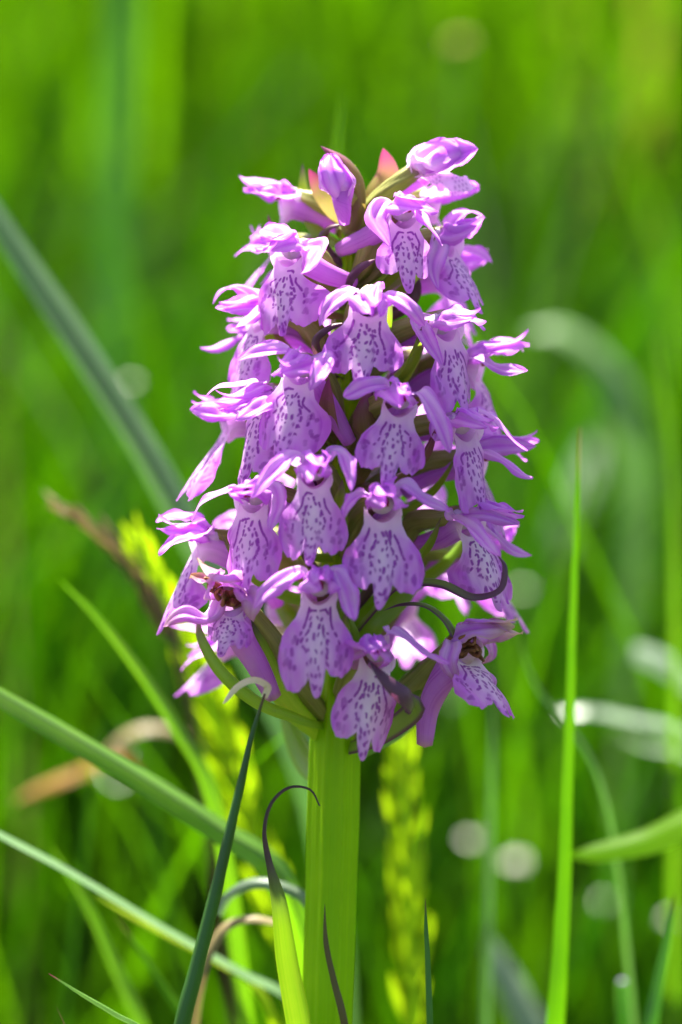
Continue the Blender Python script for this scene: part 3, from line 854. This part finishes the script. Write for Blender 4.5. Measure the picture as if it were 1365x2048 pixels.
bract([(690, 880, 0), (600, 800, -6), (575, 780, -9), (545, 790, -9)], 26, M_BRACTG)
bract([(690, 980, 0), (735, 880, -8), (730, 820, -10), (745, 770, -10)], 60, M_BRACTD, cup=0.5)
bract([(680, 1180, 0), (615, 1110, -9), (600, 1060, -11), (600, 1020, -11)], 24, M_BRACT)
bract([(680, 1180, 0), (560, 1120, -4), (500, 1070, -6), (480, 1030, -6)], 44, M_BRACTY, cup=0.4)
bract([(690, 1040, 0), (640, 960, -9), (618, 905, -11), (600, 870, -11)], 26, M_BRACT)
bract([(685, 1290, 0), (760, 1200, -6), (800, 1165, -9), (880, 1162, -12), (950, 1190, -14), (1000, 1175, -15), (1010, 1130, -15), (994, 1108, -14)], 28, M_BRACTE, nh=UP * 0.75 + FW * 0.65, cup=0.55, peak=0.35, tipp=0.8, n=50)
bract([(915, 1275, -9), (890, 1235, -9), (850, 1208, -9), (800, 1208, -9), (765, 1222, -8)][::1], 20, M_BRACTE, nh=UP + FW * 0.6, cup=0.4, base=1.0, peak=0.2, n=44)
bract([(680, 1450, 0), (780, 1400, -4), (850, 1340, -6), (905, 1300, -8), (915, 1275, -9)], 60, M_BRACTG, nh=FW + 0.5 * UP, cup=0.5, peak=0.45, tipp=0.5)
bract([(680, 1500, 0), (760, 1470, -10), (830, 1415, -18), (818, 1398, -21), (775, 1362, -22), (735, 1318, -21)], 46, M_BRACTE, nh=FW + 0.3 * UP + 0.2 * RT, cup=0.3, base=0.6, peak=0.5, tipp=0.95)
bract([(660, 1450, 1), (600, 1432, -8), (510, 1395, -14), (440, 1335, -16), (402, 1270, -16), (396, 1235, -15)], 36, M_BRACTG, nh=UP * 0.7 + FW + RT * 0.1, cup=0.5, peak=0.4, tipp=0.7, n=44)
bract([(655, 1465, 0), (590, 1400, -6), (530, 1300, -10), (498, 1235, -12)], 74, M_BRACTG, nh=FW + 0.4 * UP + 0.3 * RT, cup=0.35, peak=0.45)
bract([(650, 1560, 2), (610, 1520, 8), (580, 1460, 12), (560, 1400, 14)], 54, M_BRACTG, nh=UP + FW * 0.4 - RT * 0.6, cup=0.4)
bract([(690, 1520, 0), (740, 1490, 2), (800, 1460, 6), (850, 1420, 9)], 38, M_BRACTG, nh=UP + FW * 0.5, cup=0.5)
bract([(680, 1330, 0), (700, 1270, -8), (690, 1230, -10), (700, 1190, -11)], 40, M_BRACTG)
bract([(680, 1250, 0), (760, 1150, -6), (790, 1110, -8), (800, 1185, -15)], 26, M_BRACT)
bract([(690, 1340, 0), (740, 1240, -2), (800, 1190, 0), (850, 1140, 2)], 70, M_BRACTG, cup=0.4)

# ---- sheathing stem leaf with its long curled tip, in front of the stem
M_SHEATH = simple_leaf('sheath_leaf', (0.11, 0.19, 0.015), (0.15, 0.24, 0.02), (0.20, 0.40, 0.005), (0.30, 0.46, 0.01), 0.5, 0.35, 0.3, tipc=(0.07, 0.045, 0.06), tipat=(0.48, 0.66))


def to_ground(pts, lean=0.25):
    a, b = pts[-2], pts[-1]
    dv = (b - a).normalized()
    dv = (dv * lean + Vector((0, 0, -1)) * (1 - lean)).normalized()
    if dv.z > -0.3: dv = Vector((dv.x, dv.y, -0.6)).normalized()
    L = (b.z + 0.006) / -dv.z
    return pts + [b + dv * (L * 0.33), b + dv * (L * 0.66), b + dv * L]


lp = [P(*p) for p in ((640, 1612, -7), (622, 1580, -8), (580, 1575, -9), (545, 1605, -9), (530, 1660, -9), (540, 1725, -8), (560, 1800, -8), (578, 1920, -7), (602, 2048, -6))]
lp = lp + [P(640, 2250, -4), P(652, 2500, -3)]
lpr = [tuple(p) for p in lp[::-1]]
link('leaf', ribbon('leaf', lpr, 0.0023, FW + 0.35 * RT, n=60, m=11, cup=0.5, prof=([0, .15, .3, .45, .55, .62, .72, .85, 1], [1, 1, 0.85, 0.72, 0.5, 0.25, 0.13, 0.10, 0.05])), M_SHEATH, orchid)

# ------------------------------------------------------------------ single blades and stalks one can tell apart
G1 = simple_leaf('blade_green', (0.07, 0.16, 0.015), (0.10, 0.20, 0.02), (0.16, 0.42, 0.004), (0.22, 0.48, 0.005), 0.5, 0.33, 0.5, stripes=0.85)
G2 = simple_leaf('blade_glaucous', (0.11, 0.20, 0.08), (0.16, 0.26, 0.11), (0.11, 0.30, 0.04), (0.15, 0.36, 0.05), 0.35, 0.38, 0.5, stripes=0.5)
G3 = simple_leaf('rush_dark', (0.025, 0.085, 0.012), (0.04, 0.12, 0.018), (0.06, 0.24, 0.01), (0.07, 0.28, 0.01), 0.35, 0.35, 0.5, tipc=(0.13, 0.07, 0.02), tipat=(0.955, 1.0))
G4 = simple_leaf('straw', (0.20, 0.15, 0.06), (0.26, 0.21, 0.09), (0.20, 0.15, 0.04), (0.24, 0.18, 0.06), 0.35, 0.45, 0.4)
G5 = simple_leaf('blade_bright', (0.07, 0.18, 0.006), (0.10, 0.22, 0.008), (0.09, 0.30, 0.001), (0.13, 0.36, 0.001), 0.55, 0.4, 0.25, tipc=(0.25, 0.18, 0.05), tipat=(0.93, 1.0))
G6 = simple_leaf('blade_redtip', (0.07, 0.16, 0.03), (0.10, 0.22, 0.03), (0.22, 0.48, 0.01), (0.30, 0.55, 0.01), 0.45, 0.33, 0.5, stripes=0.7, tipc=(0.35, 0.06, 0.10), tipat=(0.97, 0.995))
G7 = simple_leaf('spike_yellow', (0.30, 0.42, 0.02), (0.38, 0.48, 0.03), (0.36, 0.56, 0.004), (0.42, 0.60, 0.006), 0.66, 0.45, 0.15)
G8 = simple_leaf('leaf_pale', (0.14, 0.20, 0.13), (0.21, 0.27, 0.18), (0.14, 0.27, 0.06), (0.18, 0.30, 0.09), 0.35, 0.30, 0.6)
G9 = simple_leaf('leaf_orange', (0.26, 0.12, 0.008), (0.30, 0.15, 0.01), (0.3, 0.14, 0.005), (0.32, 0.16, 0.01), 0.45, 0.4, 0.4)
G10 = simple_leaf('blade_brown', (0.06, 0.045, 0.02), (0.09, 0.075, 0.025), (0.12, 0.10, 0.02), (0.14, 0.13, 0.02), 0.3, 0.4, 0.4)


G12 = simple_leaf('leaf_sage', (0.12, 0.22, 0.08), (0.16, 0.27, 0.10), (0.12, 0.30, 0.04), (0.16, 0.34, 0.05), 0.4, 0.45, 0.25)
G11 = simple_leaf('leaf_glowing', (0.09, 0.20, 0.005), (0.12, 0.24, 0.006), (0.34, 0.78, 0.002), (0.38, 0.80, 0.003), 0.7, 0.4, 0.15)


def blade(name, label, cat, pts, wpx, mat, nh=None, group=None, keel=0.25, lean=0.25, prof=None, root=True, round_=False, n=60):
    """pts from the tip down: (px, py, mm); wpx: full widest width in pixels at the stem's distance"""
    W = [P(*p) for p in pts]
    stalk = None
    if prof is thinroot:
        stalk, root = to_ground(W, 0.2)[-4:], False
        prof = ([0, .1, .3, .7, 1], [.12, .5, 1, .8, .15])
    if root: W = to_ground(W, lean)
    W = [tuple(w) for w in W[::-1]]
    nh = FW if nh is None else nh
    dd = sum(p[2] for p in pts) / len(pts)
    w = wpx / 15.0 * MM / 2 * (D0 + dd * MM) / D0
    o0 = np.array(W[0])
    Wl = [tuple(np.array(q) - o0) for q in W]
    if round_:
        me = tube(name, Wl, [w, w, w * 0.95, w * 0.8, w * 0.15] if prof is None else [w * x for x in prof], n=n, m=12, up=(0, 1, 0.1))
    else:
        me = ribbon(name, Wl, w, nh, n=max(n, 90), m=9, cup=0.05, keel=keel, edge=0.05, ruf=0.06, twist=rng.normal() * 0.25, prof=([0, .2, .5, .75, .9, .97, 1], [.6, .85, 1, .8, .45, .2, .03]) if prof is None else prof)
    o = link(name, me, mat)
    o.location = W[0]
    if stalk:
        link('stalk', tube('stalk', [tuple(np.array(q) - np.array(W[0])) for q in stalk], [0.0005, 0.0006, 0.0008], n=12, m=7, up=(0, 1, 0)), G1, o)
    return tag(o, label, cat, group)


flat = ([0, .5, .9, 1], [.8, 1, .9, .6])
thinroot = ([0, .55, .68, .8, .92, 1], [.03, .05, .3, 1, .8, .3])
blade('grass_shoot', 'broad blue-green blade slanting down behind the spike, folded along its middle', 'grass blade', [(-120, 250, 62), (0, 440, 64), (150, 665, 66), (280, 870, 68), (400, 1090, 70), (520, 1330, 72), (640, 1620, 74)], 76, G2, nh=FW * 0.8 + RT * 0.6, prof=([0, .4, .85, 1], [.8, 1, .9, .5]))
blade('grass_shoot', 'straight grooved green blade slanting down into the dark rush stalk', 'grass blade', [(-90, 1330, 14), (0, 1385, 16), (220, 1515, 19), (445, 1660, 22), (560, 1750, 25)], 66, G1, nh=FW + 0.5 * UP, prof=flat, keel=0.3)
blade('grass_shoot', 'glaucous blade drooping in a long slant behind the dark rush, pale on top', 'grass blade', [(-100, 1610, 18), (0, 1662, 20), (130, 1730, 22), (330, 1850, 26), (480, 1935, 30), (600, 2010, 34)], 56, G2, nh=UP + 0.5 * FW, prof=flat, keel=0.3)
M_CREAM = simple_leaf('dry_cream', (0.72, 0.62, 0.40), (0.80, 0.70, 0.50), (0.7, 0.6, 0.35), (0.75, 0.65, 0.4), 0.4, 0.4, 0.4)
rush = blade('rush_stalk', 'dark green round rush stalk with a brown tip crossing before the flower stem', 'rush', [(530, 1388, -18), (505, 1470, -18), (470, 1620, -18), (430, 1790, -18), (390, 1950, -18), (365, 2048, -18)], 36, G3, round_=True, lean=0.6, prof=[1.2, 1.2, 1.15, 1.0, 0.9, 0.6, 0.12])
dry = ribbon('dry_tip', [tuple(P(*p)) for p in ((528, 1395, -18), (535, 1372, -18), (510, 1358, -18), (478, 1370, -18), (446, 1408, -18))], 0.0006, UP + FW, n=30, m=5, cup=0.3, base=0.8)
o = link('dry_tip', dry, M_CREAM, rush)
o.location = -rush.location
blade('grass_shoot', 'short sharp blade with a tiny red tip rising near the rush foot', 'grass blade', [(98, 1947, -6), (160, 1985, -6), (230, 2025, -6), (300, 2068, -6)], 26, G6, nh=FW * 0.4 + UP, keel=0.5, lean=0.5, prof=([0, .5, .7, .9, 1], [1, 1, .9, .5, .03]))
blade('grass_shoot', 'brown fine tip poking up below the red-tipped blade', 'grass blade', [(112, 2012, -4), (130, 2050, -4), (150, 2110, -4)], 9, G10)
blade('grass_shoot', 'tall upright bright green blade standing alone beside the spike', 'grass blade', [(1160, 855, 22), (1155, 1000, 22), (1147, 1250, 22), (1138, 1560, 22), (1126, 1850, 22), (1112, 2060, 22)], 46, G5, nh=FW + 0.25 * RT, keel=0.2, prof=([0, .4, .55, .75, .9, 1], [1, 1, .85, .55, .28, .03]), n=70)
blade('grass_shoot', 'slim dark blade tip standing against the yellow grass ear', 'grass blade', [(851, 1797, -10), (853, 1860, -10), (857, 1950, -10), (860, 2060, -10)], 15, G3, prof=([0, .6, .8, .93, 1], [1, 1, .9, .6, .05]))
blade('grass_shoot', 'dark curved blade tip in front of the thick flower stem', 'grass blade', [(650, 1808, -16), (652, 1880, -16), (668, 1960, -16), (692, 2060, -16)], 17, G10, prof=([0, .6, .8, .93, 1], [1, 1, .9, .6, .05]))
blade('grass_shoot', 'thin shadowed blade tip rising behind the topmost buds', 'grass blade', [(690, 172, 70), (680, 240, 70), (672, 330, 70), (668, 470, 70), (664, 800, 70)], 16, G1)
blade('grass_shoot', 'glossy white-shining blade bent into an arch beside the stem', 'grass blade', [(438, 1830, 16), (455, 1795, 16), (500, 1768, 15), (560, 1772, 14), (612, 1800, 14), (640, 1860, 14)], 26, G8, nh=UP * 0.5 + FW, prof=flat)
blade('grass_shoot', 'dry beige blade bent over next to the stem below the white arch', 'grass blade', [(560, 1845, 20), (500, 1836, 20), (455, 1850, 20), (425, 1890, 20), (400, 1960, 20)], 26, G4, nh=UP * 0.5 + FW, prof=flat)
blade('green_leaf', 'bright green leaf lying level behind the tall upright blade', 'leaf', [(1140, 1712, 42), (1190, 1705, 42), (1290, 1682, 42), (1400, 1640, 42), (1500, 1660, 42)], 78, G11, nh=UP * 0.3 + FW, keel=0.1, prof=([0, .45, .7, .85, .95, 1], [.5, 1, 1, .8, .5, .08]))
blade('arched_leaf', 'pale broad leaf arching over, far behind the tall upright blade', 'leaf', [(1060, 660, 260), (1120, 655, 260), (1195, 705, 260), (1250, 800, 260), (1272, 950, 260), (1265, 1150, 260), (1240, 1500, 260)], 84, G12, nh=UP + FW * 0.5, prof=([0, .45, .62, .8, .95, 1], [.12, .2, .6, 1, .7, .2]))
blade('pale_leaf', 'pale oval leaf standing low behind the stem foot', 'leaf', [(975, 1870, 110), (1000, 1920, 110), (1050, 2010, 110), (1090, 2120, 110)], 85, G8, nh=FW + 0.5 * UP + 0.4 * RT, prof=([0, .5, .75, .9, .97, 1], [.3, .7, 1, .85, .5, .1]))
blade('shiny_leaf', 'shiny grey-green leaf bent level among the grass', 'leaf', [(1120, 1420, 120), (1180, 1415, 120), (1260, 1430, 120), (1370, 1455, 120), (1460, 1500, 120)], 70, G8, nh=UP, prof=flat)
blade('shiny_leaf', 'shiny silvery leaf curling beneath the level grey-green one', 'leaf', [(1240, 1470, 135), (1290, 1490, 135), (1360, 1500, 135), (1440, 1540, 135)], 60, G8, nh=UP, prof=flat)
blade('shiny_leaf', 'small silvery leaf above the level grey-green one', 'leaf', [(1270, 1300, 140), (1310, 1310, 140), (1370, 1345, 140), (1450, 1420, 140)], 75, G8, nh=UP + .3 * FW, prof=flat)
blade('dry_leaf', 'tan dry leaf bent into a low arch behind the slanting blades', 'leaf', [(405, 1500, 100), (350, 1462, 100), (290, 1455, 100), (240, 1480, 100), (190, 1540, 100)], 30, G4, nh=UP + .7 * FW, prof=thinroot)
blade('dry_leaf', 'orange dying leaf between the slanting green blades', 'leaf', [(30, 1600, 120), (80, 1575, 120), (150, 1545, 120), (230, 1515, 120), (290, 1560, 120)], 40, G9, nh=UP + .7 * FW, prof=thinroot)
blade('grass_stalk', 'tan dry stalk standing upright at the meadow edge', 'stalk', [(2, 640, 280), (10, 900, 280), (22, 1200, 280), (40, 1500, 280), (50, 1800, 280)], 20, G4, prof=([0, .5, .8, 1], [.8, 1, .5, .2]))
blade('grass_shoot', 'thick dark blade standing far behind the slanting blue-green one', 'grass blade', [(245, -150, 380), (240, 100, 380), (228, 400, 380), (222, 800, 380), (215, 1200, 380)], 62, G3, prof=flat)
blade('grass_shoot', 'soft green blade running down below the dry seed stalk', 'grass blade', [(120, 1160, 38), (190, 1230, 38), (270, 1330, 38), (350, 1450, 38), (420, 1580, 38)], 34, G1, nh=FW + .3 * UP)
blade('grass_shoot', 'yellowish blade under the glaucous drooping one', 'grass blade', [(190, 1790, 34), (260, 1830, 34), (340, 1870, 34), (430, 1915, 34), (520, 1980, 34)], 34, G7, nh=UP + .6 * FW)
blade('grass_shoot', 'green blade forking downward from under the glaucous one', 'grass blade', [(230, 1830, 36), (280, 1900, 36), (330, 1975, 36), (390, 2080, 36)], 30, G5, nh=FW)
blade('grass_shoot', 'dim green blade leaning up from the shade below the slanting blades', 'grass blade', [(100, 1690, 50), (170, 1800, 50), (230, 1930, 50), (290, 2080, 50)], 36, G1, nh=FW)
blade('grass_shoot', 'dark green blade beside the small purple flower head in the grass', 'grass blade', [(1350, 1790, 30), (1335, 1880, 30), (1315, 1980, 30), (1300, 2080, 30)], 40, G3)
blade('grass_shoot', 'yellow-tipped thin blade standing beyond the arched pale leaf', 'grass blade', [(1308, 640, 110), (1318, 720, 110), (1335, 850, 110), (1350, 1100, 110)], 20, G1)
blade('grass_shoot', 'yellow-green curving blade sweeping down to the shiny leaves', 'grass blade', [(1040, 1270, 55), (1055, 1330, 55), (1085, 1390, 55), (1130, 1440, 55), (1200, 1560, 55)], 12, G12, nh=UP * .4 + FW)
blade('grass_shoot', 'faint pale blade rising behind the hanging withered spur', 'grass blade', [(985, 1350, 70), (985, 1500, 70), (980, 1700, 70), (972, 2060, 70)], 20, G2)


# ---- yellow grass ears
def floret_mesh():
    return ribbon('floret', [(0, 0, 0), (0.0004, 0, 0.0012), (0.0006, 0, 0.0024), (0.0004, 0, 0.0038)], 0.00062, (0.3, -1, 0), n=7, m=5, cup=0.9, base=0.5)


FM = floret_mesh()
FM.materials.append(G7)


def grass_ear(label, pts, wpx, nflo, mat_stalk, name='grass_ear', fmat=FM, scl=1.0, upto=None):
    W = to_ground([P(*p) for p in pts], 0.3)
    root = tag(empty(name, W[-1]), label, 'grass ear')
    Wr = [tuple(w - W[-1]) for w in W[::-1]]
    link('stalk', tube('stalk', Wr, [0.0009, 0.0009, 0.0007, 0.0004], n=40, m=8, up=(0, 1, 0)), mat_stalk, root)
    vis = [tuple(P(*p) - W[-1]) for p in pts][::-1]
    c = catmull(vis, nflo)
    T = nrm(np.gradient(c, axis=0))
    for i in range(nflo):
        a = i * 2.4 + rng.normal() * 0.3
        if fmat is FM: a = (math.pi if i % 2 else 0.0) + rng.normal() * 0.35
        f = i / (nflo - 1)
        fo = bpy.data.objects.new('floret', fmat)
        C.objects.link(fo)
        fo.parent = root
        rr = wpx / 15 * MM * (rng.uniform(0.0, 0.36) if fmat is FM else 0.2) * (1 - 0.5 * max(0, f - 0.6) / 0.4)
        ax = Vector(T[i])
        outv = Vector((math.cos(a), math.sin(a), 0))
        z = (ax * 1.0 + outv * 0.2).normalized()
        x = outv - z * outv.dot(z)
        x.normalize()
        y = z.cross(x)
        p = Vector(c[i]) + outv * rr
        sc = scl * (1.0 + 0.3 * rng.normal()) * (1 - 0.35 * max(0, f - 0.8) / 0.2)
        sl_ = sc * rng.uniform(1.2, 1.9)
        fo.matrix_local = Matrix(((x.x * sc, y.x * sc, z.x * sl_, p.x), (x.y * sc, y.y * sc, z.y * sl_, p.y), (x.z * sc, y.z * sc, z.z * sl_, p.z), (0, 0, 0, 1)))
    return root


grass_ear('long yellow-green grass ear leaning behind the lower flowers and the rush', [(272, 1075, 55), (325, 1190, 57), (385, 1320, 59), (430, 1440, 61), (480, 1600, 63), (530, 1750, 65), (570, 1900, 67)], 84, 100, G7)
grass_ear('upright yellow-green grass ear beside the thick flower stem', [(802, 1480, 58), (806, 1580, 58), (815, 1700, 58), (822, 1850, 58), (828, 2060, 58)], 66, 62, G7)
FM2 = FM.copy()
FM2.materials.clear()
FM2.materials.append(G4)
grass_ear('dry brown grass ear drooping in the shade behind the withered flower', [(120, 1020, 55), (190, 1065, 55), (250, 1120, 55), (300, 1190, 55), (350, 1290, 55)], 16, 40, G10, fmat=FM2, scl=0.75)


# ---- small yellow flower far behind, tiny lilac head, pale heads added as blurred glints
def flower_head(name, label, cat, px, py, d, rpx, mat, n=16, petal_l=1.0, group=None, tilt=0.6):
    c = P(px, py, d)
    root = tag(empty(name, (c.x, c.y, 0)), label, cat, group)
    r = rpx / 15 * MM * (D0 + d * MM) / D0
    top = c - root.location
    link('stalk', tube('stalk', [(0, 0, -0.005), (0.004, 0.003, top.z * 0.5), (top.x, top.y, top.z - r * 0.1)], [0.0011, 0.001, 0.0008], n=14, m=8, up=(0, 1, 0)), G1, root)
    me = ribbon('petal', [(r * 0.08, 0, 0), (r * 0.45, 0, r * 0.25), (r * 0.8, 0, r * 0.35), (r, 0, r * 0.2)], r * 0.36, (0, 0, 1), n=8, m=5, cup=-0.4)
    me.materials.append(mat)
    for i in range(n):
        po = bpy.data.objects.new('petal', me)
        C.objects.link(po)
        po.parent = root
        po.location = top
        po.rotation_euler = (rng.normal() * 0.15, -(i % 3) * 0.35 * tilt, i * 2.39996)
    return root


M_YEL = simple_leaf('petal_yellow', (0.50, 0.42, 0.10), (0.55, 0.48, 0.18), (0.5, 0.42, 0.06), (0.5, 0.45, 0.1), 0.4)
M_PALE = simple_leaf('glint_pale', (0.70, 0.68, 0.62), (0.78, 0.76, 0.72), (0.7, 0.68, 0.6), (0.75, 0.72, 0.66), 0.4, 0.25, 0.6)
M_LILAC = simple_leaf('petal_lilac', (0.50, 0.38, 0.66), (0.58, 0.45, 0.72), (0.5, 0.38, 0.66), (0.55, 0.42, 0.7), 0.4)
flower_head('meadow_flower', 'small dull yellow flower on a thin stalk far behind the spike', 'flower', 920, 92, 330, 22, M_YEL)
for px, py, d, lab in ((950, 1690, 230, 'pale added glint low in the grass behind the flower stem'), (1035, 1735, 240, 'dim added glint next to the pale one behind the stem'), (1212, 1815, 230, 'pale added glint beyond the tall upright blade'),
                       (262, 770, 220, 'white added glint behind the slanting blue-green blade'), (1350, 1850, 220, 'pale added glint behind the dark low blade'), (1245, 1965, 60, 'tiny lilac flower head low in the grass'), (1045, 1185, 260, 'white added glint behind the profile flowers')):
    flower_head('glint_and_lilac_head', lab, 'flower', px, py, d, (14 if py < 1300 else 7 if d < 100 else 26), M_LILAC if d < 100 else M_PALE, n=12)  # pale ones are made up to stand for sun glints; lilac one is a flower


# ---- broad-leaved herbs low in the grass, out of focus (one mass)
def herbs(n):
    t = np.linspace(0, 1, 7)
    sc = np.linspace(-1, 1, 3)
    Vs, Qs, al, ac = [], [], [], []
    rt = scatter(n, 0.37, 1.0, 0.24, 0.42)
    for i in range(n):
        L, W = rng.uniform(0.020, 0.055), rng.uniform(0.004, 0.011)
        a, e0 = rng.uniform(0, 6.28), rng.uniform(0.1, 1.2)
        z0 = rng.uniform(0.02, 0.15)
        e = e0 - t * rng.uniform(0.2, 1.4)
        c = np.cumsum(np.stack([np.cos(a) * np.cos(e), np.sin(a) * np.cos(e), np.sin(e)], -1), 0) * L / 7
        w = W * np.sin(math.pi * np.clip(t * 0.93 + 0.05, 0, 1)) ** 0.7
        sv = np.array([-math.sin(a), math.cos(a), 0])
        X = c[:, None] + sv * (w[:, None] * sc)[..., None] + np.array([0, 0, 1]) * (0.25 * w[:, None] * np.abs(sc))[..., None]
        X = X + np.array([rt[i, 0], rt[i, 1], z0])
        # its own stalk down to the soil
        st = np.array([[rt[i, 0] - 0.0005, rt[i, 1], -0.003], [rt[i, 0] + 0.0005, rt[i, 1], -0.003]])
        b0 = len(np.concatenate(Vs)) if Vs else 0
        V = np.concatenate([X.reshape(-1, 3), st])
        idx = np.arange(21).reshape(7, 3) + b0
        q = np.stack([idx[:-1, :-1], idx[:-1, 1:], idx[1:, 1:], idx[1:, :-1]], -1).reshape(-1, 4)
        q = np.vstack([q, [b0 + 21, b0 + 22, b0 + 2, b0 + 0]])
        Vs.append(V)
        Qs.append(q)
        al.append(np.concatenate([np.repeat(t, 3), [0, 0]]))
        ac.append(np.concatenate([np.tile(sc, 7), [0, 0]]))
    me = raw_mesh('undergrowth', np.concatenate(Vs), np.concatenate(Qs), {'along': np.concatenate(al), 'across': np.concatenate(ac)})
    tag(link('undergrowth', me, G8), 'soft grey-green broad herb leaves low among the grass', 'herbs', kind='stuff')


herbs(230)
